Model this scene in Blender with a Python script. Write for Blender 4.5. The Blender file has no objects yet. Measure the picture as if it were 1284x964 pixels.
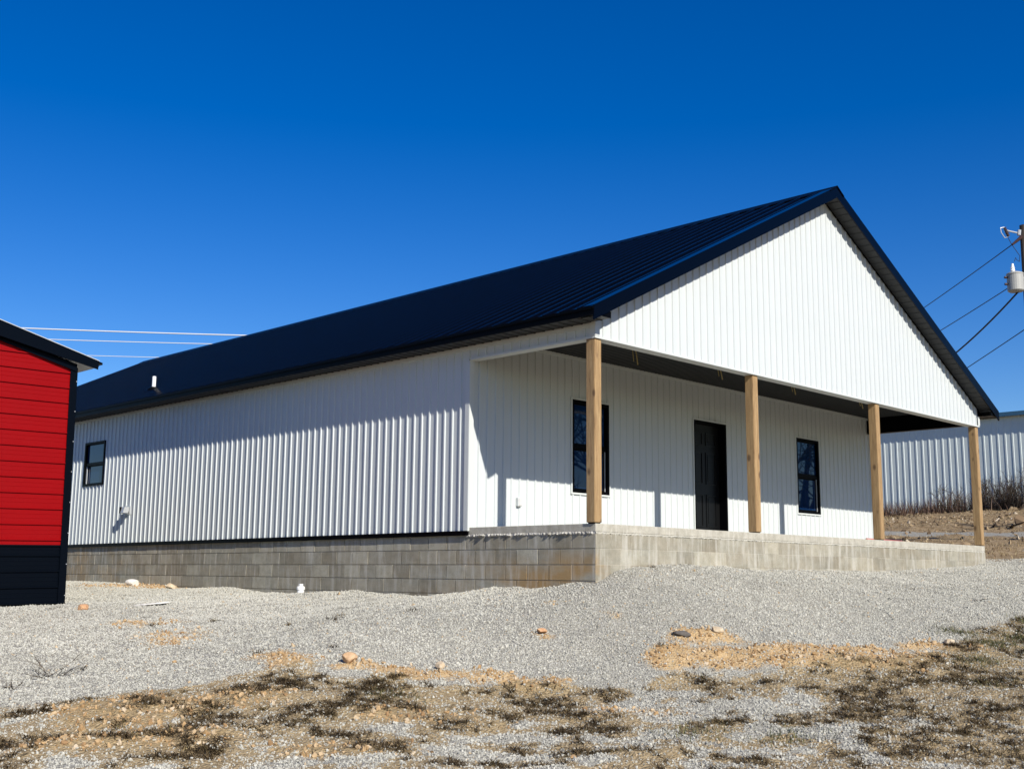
import bpy, bmesh, math, random
from mathutils import Vector, Matrix
import numpy as np
CAM=np.array([-11.1175,-9.4983,-0.6583]); YAW=0.7902; PITCH=0.1652; ROLL=0.0092; FPX=1432.6754
FW=np.array([math.sin(YAW),math.cos(YAW)]); RT=np.array([math.cos(YAW),-math.sin(YAW)])
# surveyed spot heights (x, y, z) of the lot
SPOTS=np.array([
(.2,0,-.69),(.525,0,-.6),(1.2,0,-.54),(1.78,0,-.5),(2.67,0,-.505),(3.7,0,-.528),(4.83,0,-.53),(6.3,0,-.533),(8,0,-.503),(9.9,0,-.455),(11.5,0,-.376),
(0,.16,-.751),(0,.64,-.777),(0,1.36,-.828),(0,2.13,-.893),(0,3.13,-.949),(0,4.2,-.951),(0,5,-.94),(0,6.17,-.96),(0,7.4,-.954),(0,9,-.95),(0,10.5,-.958),(0,12.6,-.892),(0,14.8,-.866),(0,19,-.86),(0,24,-.85),
(-6.66,1.565,-1.899),(-6,1.328,-1.852),(-4.455,.587,-1.688),(-3.776,.172,-1.618),(-2.62,-1.1,-1.786),(-1.1,-2.07,-1.71),(1.49,-3.29,-1.55),(4,-3.71,-1.34),
(-3.67,7,-1.131),(-4.31,7.67,-1.16),(-6,7,-1.22),(-5.5,11,-1.12),(-4.16,3.26,-1.437),(-2.76,1.23,-1.303),(-.84,-.71,-1.2),(1.95,-1.69,-1.05),(6.8,-1.64,-.832),
(-7.57,-.79,-2.081),(-4.81,-3.29,-2.081),(-2.03,-5.96,-2.063),(-5.59,-.8,-1.942),(-2.48,-3.51,-1.944),(.74,-4.92,-1.773),(-11.1,-9.5,-2.25),(-16,-5,-2.3),(-6,-14,-2.25),(3,-10,-1.9),
(36,14,2.02),(36,9.9,2.13),(36,6,2.2),(36,20,1.9),(33.5,11.5,1.86),(33.5,8,1.95),(30,7,1.5),(30,10,1.4),(25,6.5,1.05),(22,5.8,.6),(20.9,2.6,.52),(17.1,3.6,.25),(15.75,.67,0),(12.5,-.9,-.27),(12.3,3,-.25),(12,12,-.2),(12,24,-.1),(6,12,-.6),(6,26,-.3),
(45,10,2.6),(60,10,3.),(60,60,3.),(0,70,.3),(-40,40,-1.),(-40,0,-2.6),(-40,-40,-3),(0,-50,-3),(50,-40,-1.),(60,-10,1.8)])
def _fit(S):
    n=len(S); d=np.hypot(S[:,None,0]-S[None,:,0],S[:,None,1]-S[None,:,1])
    K=np.sqrt(d*d+.3**2); A=np.zeros((n+1,n+1)); A[:n,:n]=K+np.eye(n)*1e-3; A[:n,n]=1; A[n,:n]=1
    return np.linalg.solve(A,np.append(S[:,2],0))
_W=_fit(SPOTS)
def height(x,y):
    x=np.asarray(x,float); y=np.asarray(y,float); sh=x.shape; x=x.ravel(); y=y.ravel(); out=np.empty_like(x)
    for i in range(0,len(x),20000):
        xs=x[i:i+20000]; ys=y[i:i+20000]
        d=np.sqrt((xs[:,None]-SPOTS[None,:,0])**2+(ys[:,None]-SPOTS[None,:,1])**2+.09)
        out[i:i+20000]=d@_W[:-1]+_W[-1]
    r=np.hypot(x,y); t=np.clip((r-70)/150,0,1); out=out*(1-t)+np.clip(out,-4,4)*t
    return out.reshape(sh)
random.seed(7); RNG=np.random.default_rng(11)
SC=bpy.context.scene; COL=SC.collection
# ------------------------------------------------------------------ materials
def newmat(name):
    m=bpy.data.materials.new(name); m.use_nodes=True; nt=m.node_tree
    b=nt.nodes['Principled BSDF']; return m,nt,b
def N(nt,t,**k):
    n=nt.nodes.new(t)
    for a,v in k.items(): setattr(n,a,v)
    return n
def L(nt,a,b): nt.links.new(a,b)
def coords(nt,scale=(1,1,1),vary=False):
    tc=N(nt,'ShaderNodeTexCoord'); mp=N(nt,'ShaderNodeMapping'); mp.inputs['Scale'].default_value=scale
    L(nt,tc.outputs['Object'],mp.inputs['Vector'])
    if vary:
        oi=N(nt,'ShaderNodeObjectInfo'); mu=N(nt,'ShaderNodeMath',operation='MULTIPLY'); mu.inputs[1].default_value=37.
        L(nt,oi.outputs['Random'],mu.inputs[0]); cb=N(nt,'ShaderNodeCombineXYZ')
        for i in range(3): L(nt,mu.outputs[0],cb.inputs[i])
        L(nt,cb.outputs[0],mp.inputs['Location'])
    return mp.outputs['Vector']
def noise(nt,vec,scale,detail=4,rough=.55,dist=0):
    n=N(nt,'ShaderNodeTexNoise'); n.inputs['Scale'].default_value=scale; n.inputs['Detail'].default_value=detail
    n.inputs['Roughness'].default_value=rough; n.inputs['Distortion'].default_value=dist
    if vec is not None: L(nt,vec,n.inputs['Vector'])
    return n.outputs['Fac']
def ramp(nt,fac,stops,interp='LINEAR'):
    r=N(nt,'ShaderNodeValToRGB'); r.color_ramp.interpolation=interp
    e=r.color_ramp.elements
    while len(e)<len(stops): e.new(.5)
    for q,(p,c) in zip(e,stops):
        q.position=p; q.color=(*c,1) if isinstance(c,tuple) else (c,c,c,1)
    L(nt,fac,r.inputs['Fac']); return r.outputs['Color']
def mix(nt,fac,a,b,mode='MIX'):
    m=N(nt,'ShaderNodeMix',data_type='RGBA',blend_type=mode)
    for i,v in ((0,fac),(6,a),(7,b)):
        sock=m.inputs[i]
        if isinstance(v,bpy.types.NodeSocket): L(nt,v,sock)
        else: sock.default_value=(*v,1) if isinstance(v,tuple) else (v if i==0 else (v,v,v,1))
    return m.outputs[2]
def math_(nt,op,a,b=None,clamp=False):
    m=N(nt,'ShaderNodeMath',operation=op,use_clamp=clamp)
    for i,v in enumerate((a,b)):
        if v is None: continue
        if isinstance(v,bpy.types.NodeSocket): L(nt,v,m.inputs[i])
        else: m.inputs[i].default_value=v
    return m.outputs[0]
def bump(nt,b,h,strength=.3,dist=.01):
    n=N(nt,'ShaderNodeBump'); n.inputs['Strength'].default_value=strength; n.inputs['Distance'].default_value=dist
    L(nt,h,n.inputs['Height']); L(nt,n.outputs[0],b.inputs['Normal'])
def attr(nt,name,typ='GEOMETRY'):
    a=N(nt,'ShaderNodeAttribute',attribute_name=name,attribute_type=typ); return a
def painted(name,col,rough=.35,var=.12,metal=0,spec=.5,wav=.0015):
    m,nt,b=newmat(name); v=coords(nt)
    f=noise(nt,v,1.3,5); f2=noise(nt,v,45,3)
    dark=tuple(c*(1-var) for c in col)
    c=mix(nt,f,dark,col); L(nt,c,b.inputs['Base Color'])
    r=math_(nt,'ADD',math_(nt,'MULTIPLY',f2,.12),rough-.06); L(nt,r,b.inputs['Roughness'])
    b.inputs['Metallic'].default_value=metal; b.inputs['Specular IOR Level'].default_value=spec
    bump(nt,b,noise(nt,v,2.2,2),.35,wav*10)
    return m
MAT={}
MAT['white']=painted('white_painted_steel',(.545,.58,.58),.42,.06,spec=.35)
MAT['trim']=painted('white_trim',(.55,.58,.57),.45,.05,spec=.35)
MAT['roof']=painted('black_roof_steel',(.0010,.0014,.0036),.14,.2,wav=.0003,spec=.115)
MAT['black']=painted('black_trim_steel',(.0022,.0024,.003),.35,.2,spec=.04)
MAT['soffit']=painted('dark_soffit_steel',(.032,.034,.036),.5,.15,spec=.3)
MAT['red']=painted('red_painted_steel',(.245,.0006,.002),.42,.16,spec=.14)
MAT['navy']=painted('black_wainscot_steel',(.0016,.003,.006),.32,.2,spec=.07)
MAT['galv']=painted('galvanised_wall_steel',(.58,.64,.625),.42,.12,.1)
MAT['teal']=painted('blue_eave_trim',(.035,.10,.17),.4,.15)
MAT['pvc']=painted('white_plastic',(.82,.82,.80),.4,.04)
MAT['grey_metal']=painted('grey_metal',(.52,.54,.55),.4,.15,.3)
MAT['porcelain']=painted('dark_porcelain',(.06,.035,.03),.2,.1)
MAT['canpaint']=painted('grey_can_paint',(.42,.42,.39),.45,.3)
MAT['alu']=painted('bright_aluminium_wire',(.62,.64,.66),.4,.05)
MAT['wire']=painted('dark_wire',(.012,.014,.02),.6,.1)
MAT['yellow']=painted('yellow_cable',(.42,.33,.12),.5,.1)
MAT['redplastic']=painted('faded_red_plastic',(.42,.12,.10),.5,.2)
MAT['greyplate']=painted('outlet_grey',(.55,.55,.55),.5,.05)
# glass: dark glossy pane; blue base colour paints in the sky's reflection
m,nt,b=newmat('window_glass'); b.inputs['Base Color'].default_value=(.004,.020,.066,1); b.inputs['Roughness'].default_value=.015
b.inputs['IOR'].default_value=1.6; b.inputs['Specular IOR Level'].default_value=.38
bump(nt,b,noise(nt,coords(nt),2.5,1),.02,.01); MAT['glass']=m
# wood
m,nt,b=newmat('treated_pine'); v=coords(nt,(1,1,.06),True); v2=coords(nt,(1,1,.55),True)
g=noise(nt,v,38,6,.7,.9); g2=noise(nt,v,9,3)
vo=N(nt,'ShaderNodeTexVoronoi'); vo.inputs['Scale'].default_value=5.5; L(nt,v2,vo.inputs['Vector'])
kn=ramp(nt,vo.outputs['Distance'],[(0,1.),(.10,1.),(.21,0.)])
c=ramp(nt,g,[(.3,(.15,.09,.038)),(.5,(.345,.222,.10)),(.72,(.50,.355,.18))])
c=mix(nt,math_(nt,'MULTIPLY',g2,.45),c,(.24,.15,.075)); c=mix(nt,math_(nt,'MULTIPLY',kn,.8),c,(.07,.035,.016))
L(nt,c,b.inputs['Base Color']); b.inputs['Roughness'].default_value=.7; bump(nt,b,g,.25,.004); MAT['wood']=m
m,nt,b=newmat('weathered_pole_wood'); v=coords(nt,(1,1,.05)); g=noise(nt,v,30,4)
L(nt,ramp(nt,g,[(.3,(.03,.022,.018)),(.7,(.10,.075,.06))]),b.inputs['Base Color']); b.inputs['Roughness'].default_value=.85; MAT['pole']=m
# concrete block: attribute "tint" per block, plus stains
def concrete(name,lo,hi,tinted=False,stain=True):
    m,nt,b=newmat(name); v=coords(nt); 
    f=noise(nt,v,7,6,.65); fine=noise(nt,v,120,3,.6); big=noise(nt,coords(nt,(.8,.8,2.2)),1.6,4)
    c=ramp(nt,f,[(.28,lo),(.72,hi)])
    if tinted:
        t=attr(nt,'tint').outputs['Fac']
        c=mix(nt,1.,c,ramp(nt,t,[(0.,(.66,.64,.60)),(.55,(.88,.87,.85)),(1.,(1.1,1.09,1.06))]),'MULTIPLY')
    c=mix(nt,math_(nt,'MULTIPLY',ramp(nt,fine,[(.35,1.),(.5,0.)]),.45),c,tuple(x*.55 for x in lo))
    if stain:
        s=attr(nt,'stain').outputs['Fac']
        k=math_(nt,'MULTIPLY',s,ramp(nt,big,[(.35,0.),(.6,1.)]))
        c=mix(nt,math_(nt,'MULTIPLY',k,.85),c,(.34,.205,.07))
        wv=noise(nt,coords(nt,(6,6,.8)),1.5,5,.6)
        c=mix(nt,math_(nt,'MULTIPLY',ramp(nt,wv,[(.50,0.),(.70,1.)]),.45),c,(.60,.585,.53))
    L(nt,c,b.inputs['Base Color']); b.inputs['Roughness'].default_value=.92
    bump(nt,b,math_(nt,'ADD',fine,f),.5,.006); return m
MAT['block']=concrete('concrete_block',(.262,.253,.203),(.415,.40,.335),True)
MAT['mortar']=concrete('mortar',(.36,.345,.29),(.52,.50,.43),False)
MAT['slab']=concrete('slab_concrete',(.30,.28,.225),(.50,.475,.40),False)
MAT['rubble']=concrete('rough_mortar',(.26,.25,.22),(.6,.58,.53),False,False)
# ground: clay / soil masks live on the mesh, gravel is the base
m,nt,b=newmat('lot_ground'); v=coords(nt)
def vor(scale,feat='F1'):
    n=N(nt,'ShaderNodeTexVoronoi',feature=feat); n.inputs['Scale'].default_value=scale; L(nt,v,n.inputs['Vector']); return n
v1=vor(42); v2_=vor(85)
sx=N(nt,'ShaderNodeSeparateColor'); L(nt,v1.outputs['Color'],sx.inputs[0])
gr=ramp(nt,sx.outputs[0],[(0,(.22,.215,.19)),(.5,(.36,.352,.315)),(1.,(.50,.49,.44))])
gr=mix(nt,ramp(nt,v1.outputs['Distance'],[(.25,0.),(.75,1.)]),gr,(.21,.205,.175))
gr=mix(nt,math_(nt,'MULTIPLY',noise(nt,v,.9,4),.4),gr,(.36,.32,.25))
sy=N(nt,'ShaderNodeSeparateColor'); L(nt,v2_.outputs['Color'],sy.inputs[0])
cl=ramp(nt,noise(nt,v,9,6,.7),[(.3,(.30,.185,.078)),(.5,(.44,.295,.138)),(.7,(.53,.40,.23))])
cl=mix(nt,math_(nt,'MULTIPLY',sy.outputs[0],.35),cl,(.52,.42,.28))
so=ramp(nt,noise(nt,v,22,6,.75),[(.3,(.165,.115,.055)),(.5,(.325,.24,.125)),(.68,(.46,.365,.22))])
fi=ramp(nt,noise(nt,coords(nt,(0.950,0.950,0.950)),6,8,.75),[(.3,(0.095,0.062,0.033)),(.5,(0.266,0.190,0.104)),(.68,(0.437,0.342,0.218))])
ca=attr(nt,'clay').outputs['Fac']; we=attr(nt,'weed').outputs['Fac']; fa=attr(nt,'field').outputs['Fac']
br=noise(nt,v,14,5,.7)
def edge(x): return math_(nt,'MULTIPLY',math_(nt,'SUBTRACT',math_(nt,'ADD',x,math_(nt,'MULTIPLY',br,.7)),.60),4.,True)
c=mix(nt,edge(ca),gr,cl); c=mix(nt,math_(nt,'MULTIPLY',edge(we),.9),c,so); c=mix(nt,edge(fa),c,fi)
L(nt,c,b.inputs['Base Color']); b.inputs['Roughness'].default_value=.95; b.inputs['Specular IOR Level'].default_value=.2
hh=math_(nt,'ADD',math_(nt,'MULTIPLY',v1.outputs['Distance'],-1.),noise(nt,v,30,4)); bump(nt,b,hh,.8,.02); MAT['ground']=m
def stone(name,stops):
    m,nt,b=newmat(name); a=attr(nt,'tint','INSTANCER').outputs['Fac']
    c=ramp(nt,a,stops); f=noise(nt,coords(nt),3,4); c=mix(nt,math_(nt,'MULTIPLY',f,.5),c,tuple(x*.7 for x in stops[1][1]))
    L(nt,c,b.inputs['Base Color']); b.inputs['Roughness'].default_value=.9; return m
MAT['stone']=stone('crushed_limestone',[(0,(.23,.224,.192)),(.22,(.39,.38,.33)),(.7,(.49,.477,.41)),(.98,(.59,.573,.495)),(1,(.44,.33,.20))])
MAT['claystone']=stone('clay_stone',[(0,(0.255,0.145,0.064)),(.4,(0.408,0.264,0.123)),(.8,(0.510,0.383,0.230)),(1,(0.578,0.493,0.365))])
MAT['fieldstone']=stone('field_clod',[(0,(.07,.045,.025)),(.45,(.20,.135,.075)),(.85,(.36,.27,.16)),(1,(.6,.53,.42))])
def rockm(name,c0,c1):
    m,nt,b=newmat(name); f=noise(nt,coords(nt),14,5,.65); L(nt,ramp(nt,f,[(.3,c0),(.7,c1)]),b.inputs['Base Color']); b.inputs['Roughness'].default_value=.9
    bump(nt,b,f,.6,.02); return m
MAT['orangerock']=rockm('orange_rock',(.42,.20,.09),(.62,.40,.22)); MAT['tanorange']=rockm('tan_orange_rock',(.42,.25,.12),(.60,.42,.26)); MAT['tanrock']=rockm('tan_rock',(.40,.30,.18),(.62,.52,.38)); MAT['darkrock']=rockm('dark_rock',(.05,.045,.04),(.14,.125,.11)); MAT['whiterock']=rockm('pale_rock',(.6,.58,.53),(.75,.73,.68))
def tintmat(name,stops,rough=.85):
    m,nt,b=newmat(name); L(nt,ramp(nt,attr(nt,'tint').outputs['Fac'],stops),b.inputs['Base Color']); b.inputs['Roughness'].default_value=rough; b.inputs['Specular IOR Level'].default_value=.2; return m
MAT['weed']=tintmat('dead_weeds',[(0,(.030,.021,.011)),(.35,(.080,.055,.027)),(.68,(.20,.145,.07)),(.74,(.13,.115,.035)),(.80,(.30,.215,.105)),(1,(.52,.42,.24))])
MAT['brush']=tintmat('dead_brush',[(0,(.03,.02,.014)),(.5,(.12,.07,.048)),(1,(.24,.16,.11))])
MAT['twig']=tintmat('bare_twigs',[(0,(.022,.018,.014)),(.6,(.07,.055,.042)),(1,(.16,.13,.10))])
MAT['greenblade']=tintmat('dull_green_grass',[(0,(.03,.035,.012)),(.6,(.075,.085,.028)),(1,(.2,.18,.08))])
MAT['leaf']=tintmat('dark_foliage',[(0,(.02,.03,.012)),(1,(.06,.08,.03))])
# ------------------------------------------------------------------ mesh helpers
class MB:
    def __init__(s): s.v=[]; s.f=[]; s.mi=[]; s.t=[]
    def add(s,vs,fs,mi=0,t=.5):
        o=len(s.v); s.v+= [tuple(q) for q in vs]
        for f in fs: s.f.append(tuple(o+i for i in f)); s.mi.append(mi); s.t.append(t)
    def box(s,x0,x1,y0,y1,z0,z1,mi=0,t=.5):
        s.add([(x0,y0,z0),(x1,y0,z0),(x1,y1,z0),(x0,y1,z0),(x0,y0,z1),(x1,y0,z1),(x1,y1,z1),(x0,y1,z1)],
              [(0,3,2,1),(4,5,6,7),(0,1,5,4),(1,2,6,5),(2,3,7,6),(3,0,4,7)],mi,t)
    def hexa(s,b,t_,mi=0,t=.5): # bottom quad, top quad
        s.add(list(b)+list(t_),[(0,3,2,1),(4,5,6,7),(0,1,5,4),(1,2,6,5),(2,3,7,6),(3,0,4,7)],mi,t)
    def tube(s,pts,rad,n=8,mi=0,t=.5,cap=True):
        pts=[Vector(q) for q in pts]; rs=rad if isinstance(rad,(list,tuple)) else [rad]*len(pts); o=len(s.v); prev=None
        for i,q in enumerate(pts):
            d=(pts[min(i+1,len(pts)-1)]-pts[max(i-1,0)]).normalized()
            a=d.orthogonal().normalized() if prev is None else (prev-d*prev.dot(d)).normalized()
            prev=a; bb=d.cross(a)
            for k in range(n):
                an=2*math.pi*k/n; s.v.append(tuple(q+(a*math.cos(an)+bb*math.sin(an))*rs[i]))
        for i in range(len(pts)-1):
            for k in range(n):
                k2=(k+1)%n; s.f.append((o+i*n+k,o+i*n+k2,o+(i+1)*n+k2,o+(i+1)*n+k)); s.mi.append(mi); s.t.append(t)
        if cap:
            s.f.append(tuple(o+k for k in reversed(range(n)))); s.mi.append(mi); s.t.append(t)
            s.f.append(tuple(o+(len(pts)-1)*n+k for k in range(n))); s.mi.append(mi); s.t.append(t)
    def lathe(s,prof,origin=(0,0,0),n=20,mi=0): # prof (r,z)
        o=len(s.v)
        for r,z in prof:
            for k in range(n):
                an=2*math.pi*k/n; s.v.append((origin[0]+r*math.cos(an),origin[1]+r*math.sin(an),origin[2]+z))
        for i in range(len(prof)-1):
            for k in range(n):
                k2=(k+1)%n; s.f.append((o+i*n+k,o+i*n+k2,o+(i+1)*n+k2,o+(i+1)*n+k)); s.mi.append(mi); s.t.append(.5)
    def build(s,name,mats,parent=None,smooth=False,bevel=0,attrs=None,loc=None):
        me=bpy.data.meshes.new(name); me.from_pydata(s.v,[],s.f); me.update()
        if not isinstance(mats,(list,tuple)): mats=[mats]
        for q in mats: me.materials.append(MAT[q])
        if len(mats)>1: me.polygons.foreach_set('material_index',s.mi)
        if len(set(s.t))>1 or (attrs and 'tint' in attrs):
            a=me.attributes.new('tint','FLOAT','FACE'); a.data.foreach_set('value',s.t)
        o=bpy.data.objects.new(name,me); COL.objects.link(o)
        if parent is not None: o.parent=parent
        if loc is not None: o.location=loc
        if smooth:
            me.polygons.foreach_set('use_smooth',[True]*len(me.polygons))
        if bevel:
            md=o.modifiers.new('edge','BEVEL'); md.width=bevel; md.segments=2; md.limit_method='ANGLE'
        return o
def tag(o,label,cat,group=None,kind=None):
    if label: o['label']=label
    if cat: o['category']=cat
    if group: o['group']=group
    if kind: o['kind']=kind
    return o
def thing(name,label,cat,loc=(0,0,0),rot=(0,0,0),group=None):
    o=bpy.data.objects.new(name,None); COL.objects.link(o); o.location=loc; o.rotation_euler=rot; o.empty_display_size=.2
    return tag(o,label,cat,group)
# ribbed steel sheet: periodic profile along u, pushed out along n, between z0(u) and z1(u), with openings
RIB=[(0,0),(.118,0),(.125,.018),(.150,.018),(.1515,-.009),(.1585,-.009),(.160,0)]
def ribbed(mb,O,U,V,Nn,u0,u1,z0,z1,pitch=.1695,prof=RIB,holes=(),mi=0,off=0.):
    O,U,V,Nn=map(Vector,(O,U,V,Nn)); pr=[(a/.1695*pitch,h) for a,h in prof]+[(pitch,pr0(prof))]
    def hgt(u):
        w=(u-off)%pitch
        for (a,ha),(b,hb) in zip(pr,pr[1:]):
            if a<=w<=b+1e-9: return ha+(hb-ha)*(w-a)/max(b-a,1e-9)
        return 0
    us={u0,u1}
    k=math.floor((u0-off)/pitch)-1
    while k*pitch+off<u1+pitch:
        for a,_ in pr[:-1]:
            q=k*pitch+off+a
            if u0<q<u1: us.add(q)
        k+=1
    for hx in holes: us.update([q for q in hx[:2] if u0<q<u1])
    for q in getattr(z0,'breaks',())+getattr(z1,'breaks',()): us.add(q)
    us=sorted(us); zf0=z0 if callable(z0) else (lambda u:z0); zf1=z1 if callable(z1) else (lambda u:z1)
    def P(u,z): return O+U*u+V*z+Nn*hgt(u)
    for a,b in zip(us,us[1:]):
        if b-a<1e-6: continue
        m_=(a+b)/2; e=1e-5
        sp=[]; hs=sorted([(q[2],q[3]) for q in holes if q[0]<m_<q[1]])
        lo=(zf0(a+e),zf0(b-e))
        for h0,h1 in hs:
            if h0>min(lo)+1e-6: sp.append((lo,(h0,h0)))
            lo=(h1,h1)
        sp.append((lo,(zf1(a+e),zf1(b-e))))
        for l,h in sp:
            mb.add([P(a+e*0,l[0]),P(b,l[1]),P(b,h[1]),P(a,h[0])],[(0,1,2,3)],mi)
def pr0(p): return p[0][1]
def curve_pts(a,b,sag,n=16):
    a=Vector(a); b=Vector(b); return [a.lerp(b,i/n)-Vector((0,0,sag*4*(i/n)*(1-i/n))) for i in range(n+1)]
def vnoise(x,y,seed=0):
    x=np.asarray(x,float); y=np.asarray(y,float); xi=np.floor(x).astype(int); yi=np.floor(y).astype(int); fx=x-xi; fy=y-yi
    fx=fx*fx*(3-2*fx); fy=fy*fy*(3-2*fy)
    def h(i,j):
        n=(i*374761393+j*668265263+seed*974634777)&0xffffffff; n=((n^(n>>13))*1274126177)&0xffffffff; return ((n^(n>>16))&0xffff)/65535.
    return (h(xi,yi)*(1-fx)+h(xi+1,yi)*fx)*(1-fy)+(h(xi,yi+1)*(1-fx)+h(xi+1,yi+1)*fx)*fy
def fbm(x,y,sc,oct=4,seed=0):
    t=0; a=.5; s=0
    for o in range(oct): t=t+a*vnoise(x*sc,y*sc,seed+o*7); s+=a; a*=.55; sc*=2.03
    return t/s
def sstep(a,b,x): t=np.clip((x-a)/(b-a),0,1); return t*t*(3-2*t)
# ------------------------------------------------------------------ ground
TOE=np.array([(-12,10.6),(-4.68,10.86),(-4.1,11.26),(-3.43,11.56),(-2.52,12.02),(-1.72,12.11),(-.97,12.03),(-.31,11.95),(.5,11.96),(1.25,12.25),(1.78,12.60),(2.59,12.62),(3.4,12.85),(4.09,13.15),(5.06,13.73),(6.12,14.91),(6.86,15.54),(14,19.)])
CLAY=[ # lateral, depth, rx, ry, strength (camera-footpoint axes)
(1.9,12.75,.26,.32,1),(2.3,13.2,.4,.18,.95),(2.9,12.75,.75,.25,1.1),(3.7,13.0,.8,.28,1.1),(4.55,13.4,.7,.25,1.0),(5.2,13.9,.5,.2,.7),(-2.44,12.4,.45,.25,.75),(-1.31,12.12,.5,.16,.85),(-.7,11.95,.55,.2,.8),
(-3.5,10.75,.6,.45,.95),(-2.65,10.95,.6,.4,.9),(-3.45,9.55,.45,.3,.8),(-2.75,9.7,.5,.35,.8),(-1.2,9.4,.6,.3,.6),(-.6,10.6,.7,.35,.6),(1.2,11.0,.6,.3,.45),(-6.5,22.3,1.5,.6,.85),(-4.5,14.75,.5,.3,.6),(.37,13.35,.2,.12,.38),(1.37,13.75,.15,.12,.38),(-3.9,13.9,.5,.5,.5),(.6,14.2,.15,.15,.32),(.1,12.1,.6,.15,.7)]
def masks(x,y):
    rx=x-CAM[0]; ry=y-CAM[1]; a=rx*RT[0]+ry*RT[1]; b=rx*FW[0]+ry*FW[1]
    n1=fbm(x,y,1.6,4,3); n2=fbm(x,y,.55,3,9); n3=fbm(x+3*RT[0],y,4.5,3,21)
    toe=np.interp(a,TOE[:,0],TOE[:,1]); d=toe-b+(n1-.5)*1.0
    fore=sstep(-.15,.35,d)
    # patchy dead growth: tufts, denser to the right and in a band near the toe
    st=fbm(x,y,1.25,4,31)*.62+fbm(x,y,3.6,3,45)*.38
    bias=np.interp(a,[-5,-3,-1,.5,2.0,3.2,4.5,7],[.00,.01,.05,.03,.0,.07,.14,.18])
    band=.10*np.exp(-((b-toe+.45)/.4)**2)+.03*np.exp(-((b-9.6)/.5)**2)
    band=band+.20*np.exp(-((b-toe+.42)/.28)**2)*sstep(1.3,2.,a)*sstep(6,5,a)
    weed=fore*sstep(.47,.60,st+bias+band)
    soil=fore*sstep(.415,.53,st+bias+band+np.interp(a,[-5,-1.5,-.3,1.5,4],[.08,.03,-.03,-.05,-.06]))
    weed=np.maximum(weed,sstep(5.3,6.1,a)*sstep(.0,.35,toe+.55-b+(n1-.5))*.9)
    clay=np.zeros_like(a)
    for ca,cb,r1,r2,s in CLAY:
        q=((a-ca+(n2-.5)*.9)/(r1*1.15))**2+((b-cb+(n1-.5)*.5)/(r2*1.1))**2; clay=np.maximum(clay,s*np.exp(-q**1.2*.9))
    clay=np.clip(clay*(.2+1.85*(n1*.5+n3*.5)-.14),0,1)
    field=sstep(11.9,13.3,x+.55*np.clip(-y,-9,6)+(n1-.5)*1.5)*sstep(-2.6,-1.2,y+ .5*n1)
    lane=np.exp(-((x-20.8-.25*y+(n2-.5)*1.5)/.95)**2*1.2)
    field=np.maximum(field*(1-.9*sstep(.3,.7,lane)),sstep(40,55,np.hypot(x,y)))
    soil=np.maximum(soil,weed); masks.soil=soil
    return a,b,weed,clay,field
def ticks(bp):
    out=[bp[0][0]]
    for (p0,s),(p1,_) in zip(bp,bp[1:]):
        n=max(1,int(round((p1-p0)/s))); out+= [p0+(p1-p0)*(i+1)/n for i in range(n)]
    return np.array(out)
ta=ticks([(-900,150),(-150,25),(-40,4),(-14,.3),(-7,.06),(9,.12),(24,.5),(40,4),(150,150),(900,1)])
tb=ticks([(-600,150),(-60,12),(-4,1.),(6.5,.06),(17,.10),(24,.25),(46,2),(80,10),(200,150),(1100,1)])
A,B=np.meshgrid(ta,tb); GX=CAM[0]+A*RT[0]+B*FW[0]; GY=CAM[1]+A*RT[1]+B*FW[1]
def surf(x,y):
    z=height(x,y); a,b,w,c,f=masks(x,y)
    near=np.exp(-np.maximum(0,np.hypot(a,b-12)-8)/8.)
    z=z+near*((fbm(x,y,1.1,3,5)-.5)*.11+(fbm(x,y,5,3,8)-.5)*.035*(1+1.2*np.maximum(w,c))+.05*c)+f*(fbm(x,y,.9,4,13)-.5)*.28*sstep(0,3,x-12.4)
    return z
GZ=surf(GX,GY); na,nb=len(ta),len(tb)
_,_,MW,MC,MF=masks(GX,GY); MW=masks.soil
idx=np.arange(na*nb).reshape(nb,na)
quads=np.stack([idx[:-1,:-1],idx[:-1,1:],idx[1:,1:],idx[1:,:-1]],-1).reshape(-1,4)
me=bpy.data.meshes.new('ground'); me.vertices.add(na*nb); me.vertices.foreach_set('co',np.stack([GX,GY,GZ],-1).astype(np.float32).ravel())
me.loops.add(quads.size); me.loops.foreach_set('vertex_index',quads.ravel().astype(np.int32)); me.polygons.add(len(quads))
me.polygons.foreach_set('loop_start',np.arange(0,quads.size,4,dtype=np.int32)); me.polygons.foreach_set('use_smooth',np.ones(len(quads),bool)); me.update(calc_edges=True)
for nm,arr in (('weed',MW),('clay',MC),('field',MF)):
    q=me.attributes.new(nm,'FLOAT','POINT'); q.data.foreach_set('value',arr.astype(np.float32).ravel())
me.materials.append(MAT['ground']); g=bpy.data.objects.new('ground',me); COL.objects.link(g); g['kind']='structure'
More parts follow.
